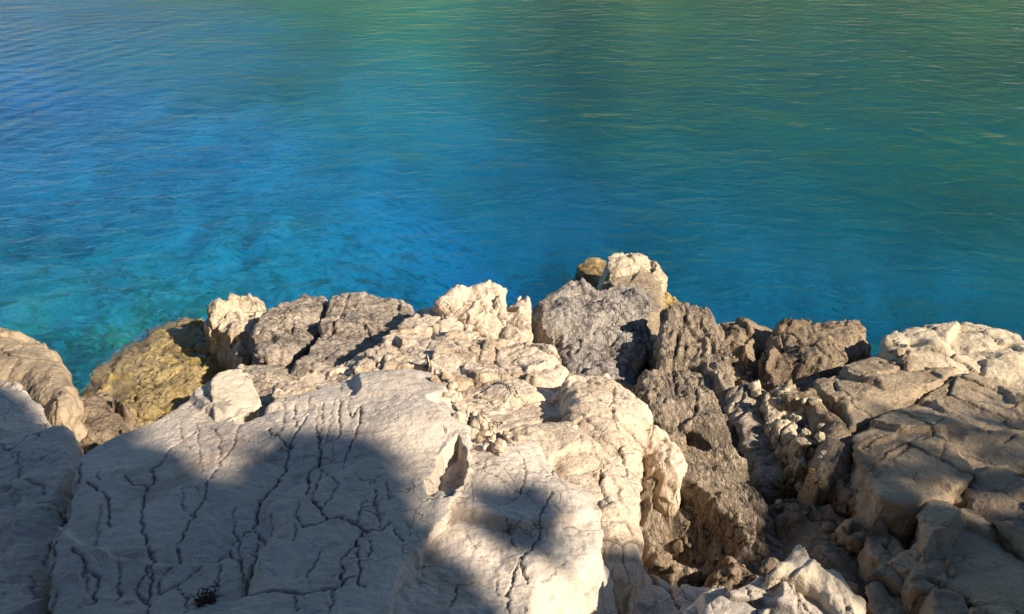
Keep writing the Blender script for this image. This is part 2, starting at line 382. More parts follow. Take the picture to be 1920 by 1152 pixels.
# ------------------------------------------------------------------ water
def water_mat():
    t = NT('sea_water'); tc = t.n('NewGeometry'); P = tc.outputs['Position']
    a = t.noise(t.scale(P, (.7, 1.0, 1), (0, 0, -.18)), 1.1, 3, .5, .3)
    b = t.noise(t.scale(P, (.8, 1.3, 1), (0, 0, .12)), 3.2, 3, .55, .5)
    c = t.noise(t.scale(P, (.8, 1.3, 1), (0, 0, -.1)), 13, 3, .6, .3)
    h = t.math('ADD', t.math('ADD', t.math('MULTIPLY', a, .042), t.math('MULTIPLY', b, .026)), t.math('MULTIPLY', c, .0048))
    sx = t.n('SeparateXYZ'); t.l(P, sx.inputs[0])
    wv = t.n('TexWave', wave_type='BANDS', bands_direction='X', i_Scale=.75, i_Distortion=2.6, i_Detail=2.); wv.inputs['Detail Scale'].default_value = .6; t.l(t.scale(P, (1, 1, 1), (0, 0, .45)), wv.inputs['Vector'])
    mk = t.math('MULTIPLY', t.ramp(sx.outputs[0], -5., -7.5), t.math('MULTIPLY', t.ramp(sx.outputs[1], 8., 10.), t.ramp(sx.outputs[1], 16., 21., 1, 0)))
    h = t.math('ADD', h, t.math('MULTIPLY', t.math('MULTIPLY', wv.outputs['Fac'], mk), .006))
    bp = t.n('Bump'); bp.inputs['Strength'].default_value = 1; bp.inputs['Distance'].default_value = 1.0
    t.l(h, bp.inputs['Height'])
    fr = t.n('Fresnel'); t.l(t.math('ADD', t.math('MULTIPLY', tc.outputs['Backfacing'], 1/1.42-1.42), 1.42), fr.inputs[0]); t.l(bp.outputs[0], fr.inputs[1])
    gl = t.n('BsdfGlossy'); gl.inputs['Roughness'].default_value = .03; t.l(bp.outputs[0], gl.inputs['Normal'])
    tr = t.n('BsdfTransparent'); rf = t.n('BsdfRefraction'); rf.inputs['IOR'].default_value = 1.33; rf.inputs['Roughness'].default_value = 0
    t.l(bp.outputs[0], rf.inputs['Normal'])
    m0 = t.n('MixShader'); m0.inputs[0].default_value = .45; t.l(tr.outputs[0], m0.inputs[1]); t.l(rf.outputs[0], m0.inputs[2])
    mx = t.n('MixShader'); t.l(fr.outputs[0], mx.inputs[0]); t.l(m0.outputs[0], mx.inputs[1]); t.l(gl.outputs[0], mx.inputs[2])
    t.l(mx.outputs[0], t.out.inputs['Surface'])
    va = t.n('VolumeAbsorption'); va.inputs['Color'].default_value = (.0, .725, .925, 1); va.inputs['Density'].default_value = .36
    t.l(va.outputs[0], t.out.inputs['Volume'])
    return t.m
WL, WR, WN, WF, WB = -260, 260, -14, 330, -22
V = [(x, y, z) for z in (WB, 0) for (x, y) in ((WL, WN), (WR, WN), (WR, WF), (WL, WF))]
o = make_mesh('sea_water', V, [(3, 2, 1, 0), (4, 5, 6, 7), (0, 1, 5, 4), (1, 2, 6, 5), (2, 3, 7, 6), (3, 0, 4, 7)], water_mat(), (0, 0, 0), smooth_shade=False)
tag(o, kind='structure')

# ------------------------------------------------------------------ sea bed and bedrock
shore_x = np.array([-30, -8, -4.5, -3.3, -2.2, -1.2, 0, .9, 1.6, 2.6, 4, 6, 12, 30.])
shore_y = np.array([6.0, 5.4, 5.2, 4.9, 5.3, 5.9, 6.0, 6.9, 6.2, 5.7, 5.3, 5.2, 5.6, 6.5])
ctrl = np.array([(-6, -2, 2.4), (6, -2, 2.3), (0, -3, 2.6), (0, .8, 1.7), (-1.6, 1.6, 1.5), (.3, 1.6, 1.2), (-1.5, 3, .8), (0, 3.1, .8), (.9, 2.6, .55),
                 (1.6, 3.2, .45), (2.4, 3.4, .55), (3.5, 3, .9), (0, 4.4, .5), (-1.3, 4.4, .05), (-2.4, 3.8, .1), (-3.3, 3.4, .5), (1, 4.6, .1), (2.4, 4.8, .2), (4, 4.2, .4),
                 (.6, 5.8, 0), (-.8, 5.5, 0), (2.6, .9, 1.3), (1.2, 1.2, 1.2), (-4, 1, 1.8), (6, 3, 1.2), (-7, 3, 1.2)], float)
def ground_z(x, y):
    w = 0; z = 0
    for (cx, cy, cz) in ctrl:
        k = 1/(((x-cx)**2+(y-cy)**2)+.12)**2; w = w+k; z = z+k*cz
    land = z/w
    off = y - np.interp(x, shore_x, shore_y)
    left = smooth(1.5, -4.5, x)
    sea = -.55 - (1-left)*2.2*(1-np.exp(-np.clip(off, 0, None)/1.6)) - left*1.5*(1-np.exp(-np.clip(off, 0, None)/2.2)) - .60*np.clip(off-1, 0, 5)*(1-.35*left) + .9*smooth(7, 22, off+.8*x)*(off > 3)
    m = smooth(-.5, .35, off)
    return land*(1-m) + sea*m
def axis(core0, core1, step, lo, hi, g=1.12):
    a = list(np.arange(core0, core1, step)); s = step
    while a[-1] < hi: s *= g; a.append(a[-1]+s)
    s = step
    while a[0] > lo: s *= g; a.insert(0, a[0]-s)
    return np.array(a)
ax = axis(-7, 7, .045*SP, -250, 250); ay = axis(.5, 15, .045*SP, -60, 320)
gx, gy = np.meshgrid(ax, ay); x, y = gx.ravel(), gy.ravel()
z = ground_z(x, y)
near = smooth(22, 11, np.hypot(x, y))
z = z + near*((.10+.14*smooth(-1, -4, x))*fbm2(x*1.6, y*1.6, 4, 901) + .05*(1-2*np.abs(noise2(x*4, y*4, 911)))) + (1-near)*.5*fbm2(x*.1, y*.1, 3, 905)
z = np.maximum(z, -20)
bk = np.clip(-y-2.2, 0, 34); z = z + (1.15*bk + 1.2*smooth(0, 6, bk)*fbm2(x*.35, y*.35, 4, 930))  # unseen bank behind the camera, raised steeply to block sky light
I = np.arange(len(x)).reshape(gx.shape)
Q = np.stack([I[:-1, :-1], I[:-1, 1:], I[1:, 1:], I[1:, :-1]], -1).reshape(-1, 4)
def bed_mat():
    t = NT('rocky_sea_bed'); g = t.n('NewGeometry'); P = g.outputs['Position']
    sx = t.n('SeparateXYZ'); t.l(P, sx.inputs[0])
    sand = t.mix(t.ramp(t.noise(P, .9, 4), .35, .65), (.78, .82, .66), (.60, .64, .52))
    peb = t.n('TexVoronoi', i_Scale=3.2); t.l(t.scale(P, (.7, 1.3, 1), (0, 0, .5)), peb.inputs['Vector'])
    sand = t.mix(t.math('MULTIPLY', t.ramp(t.noise(t.scale(P, (.8, 1.5, 1), (0, 0, .5)), 2.6, 6, .65, .8), .50, .60), .8), sand, (.14, .14, .09))
    sand = t.mix(t.math('MULTIPLY', t.ramp(t.noise(P, .35, 3), .5, .62), .6), sand, (.12, .13, .08))
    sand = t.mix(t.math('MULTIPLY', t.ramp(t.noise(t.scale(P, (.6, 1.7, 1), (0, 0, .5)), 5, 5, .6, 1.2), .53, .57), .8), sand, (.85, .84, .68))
    sand = t.mix(t.math('MULTIPLY', t.ramp(sx.outputs[1], 8., 14., .9, 0), t.ramp(sx.outputs[0], 1.5, -3.)), sand, t.mix(t.ramp(t.noise(t.scale(P, (.6, 1.7, 1), (0, 0, .5)), 4, 5, .6, 1.2), .45, .55), (.15, .21, .06), (.62, .66, .24)))
    caustic = t.ramp(t.math('ABSOLUTE', t.math('SUBTRACT', t.noise(t.scale(P, (1.0, 2.6, 1), (0, 0, .5)), 2.4, 4, .55, 1.5), .5)), .0, .03, .85, 0)  # thin pale lines painted into the bed colour as caustic light
    sand = t.mix(t.math('MULTIPLY', caustic, t.ramp(sx.outputs[1], 9., 15., 1, .1)), sand, (.95, 1., .42))
    far = t.math('ADD', sx.outputs[1], t.math('ADD', t.math('MULTIPLY', sx.outputs[0], .8), t.math('MULTIPLY', t.noise(P, .35, 3), 5.)))
    sand = t.mix(t.ramp(far, 17.5, 23.), sand, t.mix(t.ramp(t.noise(P, .2, 4), .4, .6), (.31, .60, .17), (.21, .46, .14)))
    rk = t.mix(t.ramp(t.noise(P, 5, 7, .65), .4, .6), (.20, .16, .115), (.10, .08, .06))
    col = t.mix(t.ramp(sx.outputs[2], -.9, -.25), sand, rk)
    col = t.mix(t.ramp(sx.outputs[2], 3.5, 5.), col, t.mix(t.ramp(t.noise(P, .8, 5), .4, .6), (.05, .075, .025), (.09, .07, .045)))
    b = t.n('BsdfPrincipled', i_Roughness=.9); t.l(col, b.inputs['Base Color'])
    bp = t.n('Bump'); bp.inputs['Strength'].default_value = .8; bp.inputs['Distance'].default_value = .04
    t.l(t.noise(P, 14, 8, .65), bp.inputs['Height']); t.l(bp.outputs[0], b.inputs['Normal']); t.l(b.outputs[0], t.out.inputs[0])
    return t.m
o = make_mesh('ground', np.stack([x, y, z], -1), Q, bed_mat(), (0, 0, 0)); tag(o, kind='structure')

# ------------------------------------------------------------------ wooded hills across the bay (seen mirrored in the water)
def hill_mat():
    t = NT('wooded_hill'); g = t.n('NewGeometry'); P = g.outputs['Position']
    sx = t.n('SeparateXYZ'); t.l(P, sx.inputs[0])
    gr = t.mix(t.ramp(t.noise(P, .16, 6, .65), .4, .62), (.10, .22, .05), (.03, .075, .025))
    gr = t.mix(t.ramp(t.noise(t.scale(P, (1, .3, .3)), .07, 4), .48, .62), gr, (.12, .23, .055))
    rk = t.mix(t.ramp(t.noise(P, .4, 5), .4, .6), (.36, .31, .22), (.22, .18, .12))
    zz = t.math('ADD', sx.outputs[2], t.math('MULTIPLY', t.math('SUBTRACT', t.noise(P, .12, 4), .5), 5.))
    col = t.mix(t.ramp(zz, .6, 1.6), rk, gr)
    b = t.n('BsdfPrincipled', i_Roughness=.95); t.l(col, b.inputs['Base Color']); t.l(b.outputs[0], t.out.inputs[0])
    return t.m
ax = np.arange(-230, 240, 1.6); ay = np.arange(86, 300, 1.6); gx, gy = np.meshgrid(ax, ay); x, y = gx.ravel(), gy.ravel()
th = x/y                                            # bearing: hill is higher to the right, ends on the left
H = np.interp(th, [-.9, -.62, -.25, .15, .6, 1.2], [4, 8, 31, 50, 78, 88])
prof = smooth(92, 190, y + 7*fbm2(x*.03, y*.03, 3, 951))
z = -3 + H*prof*(1+.18*fbm2(x*.02, y*.02, 3, 955)) + smooth(90, 94, y)*4
tree = smooth(4, 7, z)*(3.2*np.abs(fbm2(x*.22, y*.22, 2, 961)) + 2.0*fbm2(x*.09, y*.09, 2, 965))
z = z + tree
I = np.arange(len(x)).reshape(gx.shape); Q = np.stack([I[:-1, :-1], I[:-1, 1:], I[1:, 1:], I[1:, :-1]], -1).reshape(-1, 4)
o = make_mesh('hills', np.stack([x, y, z], -1), Q, hill_mat(), (0, 0, 0)); tag(o, kind='structure')
# ------------------------------------------------------------------ foreground slabs
rock('flat_rock', 'large smooth pale slab full of cracks filling the lower left foreground',
 [(150,872),(165,838),(240,805),(300,782),(362,742),(397,710),(425,704),(432,770),(446,800),(500,768),(532,750),(580,735),(640,712),(700,700),(765,703),(805,713),(832,742),(862,782),(877,815),(876,856),(866,900),(830,960),(790,1010),(745,1080),(720,1160),(700,1330),(60,1330),(95,1150),(100,1080),(128,980),(140,905)],
 1.80, (.035,-.22), 'slab', 'slab', dome=.03, edge=.05, wall=.7, jit=.016,
 pits=[([(815, 892), (819, 858), (842, 842), (850, 832), (858, 824), (864, 838), (874, 846), (880, 872), (868, 904), (845, 928), (818, 934), (800, 920), (796, 895)], .085)],
 bumps=[(790,800,90,.05),(740,720,60,.03),(600,830,150,.025),(300,1000,160,.03),(450,1080,140,-.02)],
 cracks=[(3.2,.03,[(578,791),(563,818),(548,838),(533,895),(510,921),(483,948),(478,988)]),
 (2.6,.022,[(478,992),(497,1015),(498,1035),(495,1055)]),(2.4,.02,[(478,992),(457,998),(430,1015)]),
 (2.2,.02,[(450,798),(440,848),(412,891),(390,921),(387,945),(363,981),(337,1021),(333,1048),(310,1075)]),
 (2.6,.022,[(377,800),(347,831),(320,848),(310,881),(290,895),(287,925),(275,931),(268,988),(277,1028),(288,1061),(283,1088),(277,1118),(275,1160)]),
 (2.2,.02,[(150,866),(148,901),(160,918),(197,941),(207,968),(209,1001)]),
 (1.8,.015,[(150,905),(133,935),(132,981),(117,1021),(104,1061),(100,1088),(104,1135)]),
 (3.6,.02,[(503,815),(510,831),(547,851)]),(2,.014,[(553,771),(552,795),(557,815)]),(1.3,.01,[(533,752),(534,790),(530,828)]),
 (3.2,.025,[(592,815),(602,845),(600,878),(580,891),(575,941)]),(1.8,.016,[(602,885),(587,951),(603,965)]),
 (3.6,.028,[(587,951),(603,968),(617,985),(638,981),(667,991)]),(1.8,.014,[(607,770),(607,798),(600,831)]),
 (2.6,.018,[(638,765),(638,795),(637,838),(615,842)]),(2.2,.016,[(557,978),(573,998),(593,995),(617,985)]),
 (1.8,.014,[(395,805),(413,828),(413,885)]),(2.8,.024,[(427,1025),(447,1048),(457,1075),(463,1101),(450,1141),(500,1135),(550,1135),(573,1140),(623,1125),(640,1115),(668,1100)]),
 (3.4,.02,[(480,1011),(477,1058),(464,1092),(460,1120)]),(2,.016,[(447,1008),(448,1041),(470,1035),(480,1040)]),(1.6,.012,[(413,1051),(405,1101)]),
 (2.6,.02,[(137,1051),(163,1075),(182,1095),(180,1128),(167,1138)]),(1.4,.01,[(160,1070),(163,1115)]),
 (2,.015,[(280,1065),(253,1111),(277,1131)]),(2.2,.018,[(413,1035),(375,1060),(337,1091),(293,1111),(297,1088)]),(1.8,.014,[(337,1091),(350,1138),(352,1180)]),
 (1.8,.014,[(607,1058),(583,1095),(582,1111)]),(1.8,.014,[(227,1068),(227,1098),(217,1128)]),(1.6,.012,[(187,890),(190,918)]),
 (5.0,.03,[(667,991),(693,1003),(716,997),(727,981)]),(2,.015,[(703,928),(707,968),(713,995)]),(1.8,.013,[(723,911),(733,941)]),
 (6.0,.03,[(684,1003),(676,1031),(668,1045)]),(3,.022,[(668,1045),(643,1068),(642,1118)]),(2.8,.022,[(672,1045),(677,1115),(687,1117)]),
 (2,.014,[(690,1021),(697,1041),(692,1061)]),(3,.016,[(740,991),(753,1011)]),(1.6,.012,[(765,975),(768,998)]),
 (2.4,.018,[(652,788),(662,798),(670,781),(677,778),(677,798),(672,818),(647,875)]),(1.2,.01,[(627,768),(613,845)]),(1.6,.012,[(687,788),(713,791),(737,783)]),
 (1.6,.012,[(683,968),(718,968)]),(1.8,.012,[(683,948),(670,988)]),(1.3,.01,[(560,955),(555,1010),(552,1040)]),(1.3,.01,[(510,965),(508,1005)]),(1.5,.01,[(438,960),(440,1005)]),
 (1.3,.01,[(345,930),(370,930),(377,938)]),(1.4,.01,[(345,930),(345,965),(362,981)]),(1.6,.012,[(235,910),(250,925),(275,928)]),(1.2,.009,[(460,1090),(450,1115)]),
 (1.6,.01,[(550,1135),(560,1170)]),(1.8,.012,[(628,1120),(618,1165)]),(1,.008,[(662,735),(655,770),(652,788)]),(1,.008,[(583,740),(580,775)]),(1.2,.008,[(640,712),(640,760)]),(1,.007,[(600,770),(595,815)]),
 (1.2,.009,[(602,885),(620,900),(635,920),(610,960)]),(1.2,.009,[(336,780),(340,820),(345,830)]),(1.2,.009,[(368,790),(375,850),(380,900)]),(1.2,.008,[(195,960),(185,1010),(183,1050)])])
rock('flat_rock', 'smooth pale slab with a sunlit rounded right shoulder beside the big cracked slab',
 [(872,905),(884,870),(892,838),(950,828),(985,812),(1010,825),(1045,862),(1085,898),(1108,935),(1128,985),(1135,1012),(1085,1058),(1045,1098),(1015,1140),(1000,1330),(600,1330),(640,1150),(650,1060),(700,1000),(790,960),(850,935)],
 1.79, (-.06,-.20), 'slab', 'slab', dome=.06, edge=.10, wall=.8, jit=.014, tx=dict(fine=.003, big=.03),
 bumps=[(1000,1060,40,.03),(960,860,60,.02),(1060,930,60,.03),(880,1000,90,.02),(940,960,70,-.03)],
 cracks=[(2,.014,[(953,838),(980,875),(985,901),(977,938)]),(1.8,.012,[(890,881),(910,905),(947,925),(977,940)]),
 (2.4,.018,[(1033,938),(1013,968),(1010,1001),(993,1035),(980,1045)]),(2,.014,[(945,991),(960,1015),(973,1035)]),
 (2.8,.02,[(980,1045),(977,1068),(990,1095)]),(2.6,.02,[(977,1048),(960,1088),(952,1141),(950,1200)]),
 (2.2,.016,[(843,1160),(857,1101),(888,1088),(917,1101)]),(2,.014,[(930,1080),(935,1115)]),(1.6,.012,[(1015,925),(1025,935),(1035,930)]),
 (6,.05,[(795,886),(806,893),(810,912),(815,930)]),(3,.02,[(1045,860),(1030,895),(1020,905)]),(1.4,.01,[(870,1010),(905,1050),(930,1060)]),(1.5,.01,[(1055,1050),(1040,1075),(1015,1090)])])
rock('flat_rock', 'blue-shaded cracked slab at the left edge below the tan boulder',
 [(-120,690),(0,702),(40,735),(85,775),(120,800),(150,835),(150,868),(135,905),(122,980),(95,1080),(88,1150),(50,1330),(-300,1330),(-300,800)],
 1.62, (.06,-.30), 'slab', 'slab', dome=.08, edge=.12, wall=.7, jit=.02, tx=dict(big=.04, fine=.003),
 bumps=[(30,760,50,.04),(130,830,35,.04),(60,900,60,-.02)],
 cracks=[(2.2,.018,[(0,855),(22,866),(45,855),(60,840)]),(2.5,.02,[(0,922),(20,912),(38,900)]),(1.8,.014,[(45,912),(82,918),(85,930)]),(3,.02,[(68,838),(82,850)]),
 (1.6,.012,[(75,882),(115,868),(140,850)]),(3,.02,[(82,778),(86,800)]),(1.5,.012,[(72,945),(105,942),(90,965),(72,965)]),(1.8,.014,[(60,1071),(65,1135)]),(4,.02,[(115,940),(114,985),(97,1015),(80,1048)]),
 (1.4,.01,[(0,820),(25,840)]),(1.6,.01,[(40,870),(38,910)])])
rock('limestone_block', 'bright white sunlit block at the upper left edge of the big cracked slab',
 [(398,712),(412,698),(430,692),(450,690),(466,698),(474,716),(486,758),(470,776),(440,800),(408,812),(400,765)],
 1.65, (-.28,.0), 'white', 'slab', dome=.01, edge=.03, wall=.5, jit=.006, cracks=[(2,.014,[(367,728),(400,748),(430,762)])])
# ------------------------------------------------------------------ left shore
rock('boulder', 'rounded tan boulder at the left edge standing in the water',
 [(-90,640),(0,614),(32,618),(62,632),(78,650),(102,662),(120,682),(131,702),(139,722),(145,752),(120,772),(95,772),(70,745),(20,715),(-80,720)],
 .62, (.02,-.30), 'buff', 'slab', dome=.16, edge=.18, wall=.9, jit=.02, tx=dict(big=.04, fine=.0035, cell=(3, .03, .02)), cracks=[(2,.015,[(115,690),(90,712),(68,740)])])
rock('boulder', 'low brown wet boulder between the tan boulder and the ochre rock',
 [(80,768),(120,752),(165,752),(205,748),(238,765),(246,800),(225,822),(175,850),(120,840),(70,800)],
 .50, (.1,-.25), 'brown', 'lumpy', dome=.12, edge=.12, wall=.8, jit=.03)
rock('submerged_rock', 'ochre and brown algae-covered rock awash under rippled water at left',
 [(135,745),(170,712),(200,680),(245,640),(290,612),(340,600),(385,602),(425,622),(445,650),(440,680),(410,730),(380,770),(300,830),(200,830),(140,790)],
 -.01, (.09,-.02), 'algae', 'karst', dome=.05, edge=.06, wall=.8, jit=.05, tx=dict(ridge=.012, big=.02, saw=(1, 9, .006)))
rock('knobbly_rock', 'pale yellowish knobbly rock with three bumps above the ochre rock',
 [(386,584),(400,571),(424,573),(430,558),(455,563),(480,556),(494,585),(490,600),(472,618),(474,640),(480,662),(455,676),(436,668),(434,640),(416,622),(394,606)],
 .36, (-.05,.1), 'pale', 'knob', dome=.08, edge=.07, wall=.7, jit=.02, bumps=[(408,585,16,.05),(440,572,14,.05),(475,570,15,.06)])
rock('limestone_block', 'grey wedge-shaped block with a brown peak between yellowish knob and dark ledge',
 [(470,622),(492,596),(522,570),(555,560),(576,545),(608,541),(616,562),(602,592),(596,622),(576,652),(540,675),(500,684),(474,670),(482,650)],
 .48, (-.08,-.02), 'greyb', 'karst', dome=.05, edge=.04, wall=.7, jit=.015, amp=.75, ang=.5)
rock('ledge_rock', 'ledge with dark grey lower left and ribbed beige upper right behind the cracked slab',
 [(606,588),(622,560),(656,548),(696,553),(742,563),(778,580),(762,602),(748,622),(722,640),(700,660),(672,690),(600,705),(545,690),(582,655),(600,622)],
 .56, (-.02,-.10), 'greyb', 'karst', dome=.05, edge=.05, wall=.7, jit=.02, amp=.8, ang=.9, cracks=[(5,.05,[(638,590),(628,612),(612,632)]),(3,.03,[(655,560),(640,590)]),(3,.03,[(698,640),(690,625),(680,615)])])
rock('ledge_rock', 'flat mottled grey ledge between the white block and the cracked slab',
 [(440,700),(462,672),(500,676),(548,690),(560,705),(525,715),(512,742),(545,752),(520,790),(480,800),(465,740),(450,715)],
 .62, (-.02,-.15), 'greyb', 'karst', dome=.03, edge=.05, wall=.6, jit=.03, amp=.7)
rock('ledge_rock', 'narrow beige ledge with short cracks just above the top rim of the cracked slab',
 [(520,712),(560,700),(610,688),(660,668),(705,652),(745,642),(790,640),(825,655),(838,690),(828,722),(780,740),(700,740),(600,750),(540,770),(498,752)],
 1.02, (.0,-.22), 'cream', 'scaly', dome=.04, edge=.05, wall=.7, jit=.02, amp=.8,
 cracks=[(3,.03,[(645,668),(643,690)]),(2.5,.02,[(672,665),(680,680),(695,690)]),(3,.03,[(783,680),(775,690),(765,705)])])
# ------------------------------------------------------------------ central mass
rock('limestone_outcrop', 'broad sunlit cream outcrop with scaly fractured face in the middle of the shore',
 [(660,690),(700,655),(735,622),(768,592),(800,572),(842,578),(872,596),(895,622),(945,640),(1000,645),(1035,660),(1052,690),(1062,720),(1068,760),(1060,840),(1000,860),(950,850),(900,830),(880,800),(850,750),(820,700),(760,690)],
 1.08, (-.05,-.27), 'cream', 'scaly', dome=.07, edge=.06, wall=.8, jit=.03, ang=.9, amp=.72,
 bumps=[(1000,670,50,.07),(860,660,70,.03),(960,740,50,.04),(760,660,60,-.02),(1040,700,25,.04)],
 cracks=[(3.5,.03,[(868,600),(872,620),(875,640)]),(3,.03,[(905,650),(900,670),(895,690)]),(3.5,.035,[(930,665),(928,690),(950,705),(968,720),(973,735)]),(2.5,.02,[(830,600),(818,640),(800,660)]),(3,.03,[(800,720),(815,735),(825,760)])])
rock('knobbly_rock', 'tall cream knob with slanting fractured left side, topmost of the cream rocks',
 [(816,566),(830,554),(852,534),(876,546),(902,540),(928,533),(946,533),(949,560),(950,600),(944,628),(920,636),(890,612),(866,596),(826,576)],
 .86, (-.20,.16), 'cream', 'knob', dome=.10, edge=.06, wall=.7, jit=.014, amp=.8, bumps=[(925,560,25,.05),(850,552,16,.03)])
rock('knobbly_rock', 'small cream pinnacle right of the tall cream knob with water behind',
 [(950,568),(974,556),(990,561),(996,586),(998,612),(988,642),(962,652),(942,630)],
 .80, (-.12,.12), 'cream', 'knob', dome=.08, edge=.05, wall=.7, jit=.012, amp=.7)
rock('fractured_rock', 'strip of broken cream stones between the cracked slab and the scaly outcrop',
 [(800,680),(835,690),(855,725),(885,760),(915,780),(945,800),(968,815),(1010,830),(990,870),(940,870),(880,862),(850,800),(815,730)],
 1.36, (-.05,-.30), 'cream', 'knob', dome=.05, edge=.05, wall=.6, jit=.02, amp=.9, tx=dict(cell=(9, .05, .05)),
 cracks=[(5,.06,[(803,682),(815,700),(822,720),(828,740)]),(5,.06,[(885,782),(880,800),(870,820)]),(4,.05,[(935,790),(932,812),(925,830)]),(4,.05,[(895,835),(898,865)])])
rock('boulder', 'sunlit cream boulder with flat top and swirled right side below the grey block',
 [(1058,712),(1075,700),(1110,697),(1150,702),(1188,728),(1216,756),(1224,785),(1212,822),(1200,862),(1188,890),(1140,900),(1090,850),(1062,790)],
 1.30, (-.22,-.05), 'cream', 'slab', dome=.12, edge=.12, wall=.9, jit=.016, tx=dict(big=.04, fine=.0035, cell=(4, .02, .02), ridge=.003, pitty=0, saw=(.9, 6, .006)), cracks=[(3,.025,[(1150,735),(1145,765),(1135,785),(1150,825),(1172,840)]),(2,.02,[(1120,770),(1140,775)])])
rock('limestone_outcrop', 'tall cream rock wall dropping to the dark gully, right of the smooth slab',
 [(940,800),(1000,790),(1060,790),(1100,815),(1150,850),(1190,875),(1204,905),(1200,950),(1210,1010),(1222,1062),(1190,1085),(1130,1060),(1100,1010),(1060,920),(1000,860)],
 1.42, (-.30,-.14), 'cream', 'scaly', dome=.10, edge=.12, wall=1.1, jit=.02, amp=.5, ang=.15, tx=dict(saw=(.9, 7, .012), cell=(3, .02, .02), c2=.12),
 bumps=[(1100,860,50,.04),(1150,980,40,.03)],
 cracks=[(3.5,.03,[(1120,893),(1118,925),(1125,945),(1132,968)]),(2,.02,[(1100,830),(1100,875)]),(2,.02,[(1145,962),(1155,968)]),(3,.025,[(1135,1000),(1160,1000),(1175,1015),(1185,1025)]),(1.6,.015,[(1080,800),(1078,870)])])
# ------------------------------------------------------------------ grey block and tip
rock('limestone_block', 'rough grey karst block with a furrowed face standing in the centre by the water',
 [(1012,572),(1018,548),(1040,542),(1062,533),(1092,530),(1122,545),(1160,528),(1192,526),(1214,545),(1214,590),(1206,640),(1207,680),(1192,722),(1190,750),(1100,740),(1052,720),(1048,660),(1040,628),(1022,612),(1014,600)],
 .66, (-.10,.06), 'grey', 'karst', dome=.06, edge=.05, wall=1.0, jit=.018, ang=1.0, bumps=[(1035,570,25,-.04),(1190,560,25,.05)],
 cracks=[(4,.04,[(1042,620),(1050,660),(1065,690)]),(3,.03,[(1085,630),(1088,655),(1075,668)])])
rock('ledge_rock', 'smooth tan shelf behind the grey block at the point',
 [(1140,532),(1165,516),(1195,510),(1222,516),(1238,540),(1240,570),(1238,610),(1236,660),(1205,660),(1200,560)],
 .44, (-.05,.02), 'buff', 'slab', dome=.03, edge=.05, wall=.8, jit=.015)
rock('boulder', 'pale jagged rock with an ochre left side at the far tip of the point',
 [(1138,486),(1146,476),(1166,473),(1190,476),(1212,480),(1236,496),(1240,508),(1253,520),(1246,545),(1236,560),(1226,545),(1216,522),(1190,512),(1165,522),(1142,520),(1137,505)],
 .40, (-.12,.15), 'pale', 'knob', dome=.07, edge=.05, wall=.8, jit=.012, amp=.7)
rock('ledge_rock', 'flat grey striped ledge low on the water left of the far tip',
 [(1080,496),(1106,485),(1134,486),(1142,500),(1142,520),(1172,524),(1160,534),(1126,535),(1108,520),(1090,512)],
 .10, (.03,-.02), 'greyb', 'karst', dome=.03, edge=.03, wall=.6, jit=.012, amp=.5)
rock('knobbly_rock', 'small ochre algae lumps below the far tip on its right',
 [(1230,572),(1236,552),(1252,548),(1270,560),(1284,566),(1294,578),(1276,592),(1250,600),(1232,596)],
 .26, (-.05,.05), 'algae', 'knob', dome=.06, edge=.05, wall=.6, jit=.015)
# ------------------------------------------------------------------ brown layered block and right-hand rocks
rock('layered_rock', 'brown block with vertical layers and a cream crest right of the dark cleft',
 [(1240,640),(1243,605),(1262,586),(1285,578),(1306,574),(1338,588),(1356,625),(1372,660),(1376,720),(1388,800),(1400,850),(1340,840),(1300,808),(1235,800),(1198,735),(1192,700),(1212,690),(1238,692)],
 .80, (-.04,.0), 'strata', 'strata', dome=.06, edge=.06, wall=1.0, jit=.02, ang=.15, bumps=[(1330,640,18,.05),(1350,700,18,.05)],
 cracks=[(4,.04,[(1286,585),(1280,625)]),(4,.04,[(1285,645),(1282,680)]),(4,.04,[(1300,720),(1306,750),(1300,790)]),(4,.04,[(1270,640),(1262,690),(1268,740)])])
rock('boulder', 'grey-brown rounded boulder behind the layered block at the shore',
 [(1336,600),(1362,592),(1392,592),(1420,600),(1450,614),(1440,640),(1414,656),(1418,695),(1440,725),(1420,760),(1375,740),(1360,680)],
 .58, (-.05,-.05), 'brown', 'lumpy', dome=.10, edge=.10, wall=.9, jit=.02)
rock('layered_rock', 'grey-brown sloping rock below the boulder with a winding dark crack on its right',
 [(1368,730),(1400,720),(1440,730),(1450,790),(1478,820),(1500,860),(1520,930),(1440,930),(1415,890),(1395,850),(1376,800)],
 .80, (-.10,.12), 'greyb', 'strata', dome=.10, edge=.08, wall=.9, jit=.03, ang=-.5, amp=.7)
rock('fractured_rock', 'heap of broken pale and brown stones with one smooth yellowish lump',
 [(1440,735),(1475,722),(1520,735),(1545,775),(1548,830),(1530,880),(1500,880),(1478,840),(1450,790)],
 .92, (-.10,.0), 'pale', 'knob', dome=.10, edge=.06, wall=.9, jit=.03, bumps=[(1515,780,16,.07),(1500,840,14,.05)], tx=dict(cell=(10, .06, .05)))
rock('boulder', 'brown hollowed boulder with a dark cavity on its left, at the waterline',
 [(1436,640),(1455,618),(1490,604),(1550,600),(1596,601),(1622,622),(1640,645),(1632,662),(1592,682),(1542,710),(1524,735),(1470,740),(1440,715),(1430,680)],
 .72, (-.02,-.06), 'brown', 'lumpy', dome=.10, edge=.09, wall=1.0, jit=.03,
 bumps=[(1440,650,22,-.12),(1600,640,25,.05),(1480,705,18,-.06)], cracks=[(6,.08,[(1430,640),(1440,665),(1432,690)]),(5,.06,[(1420,715),(1445,712),(1470,725)]),(3,.04,[(1590,668),(1570,680)])])
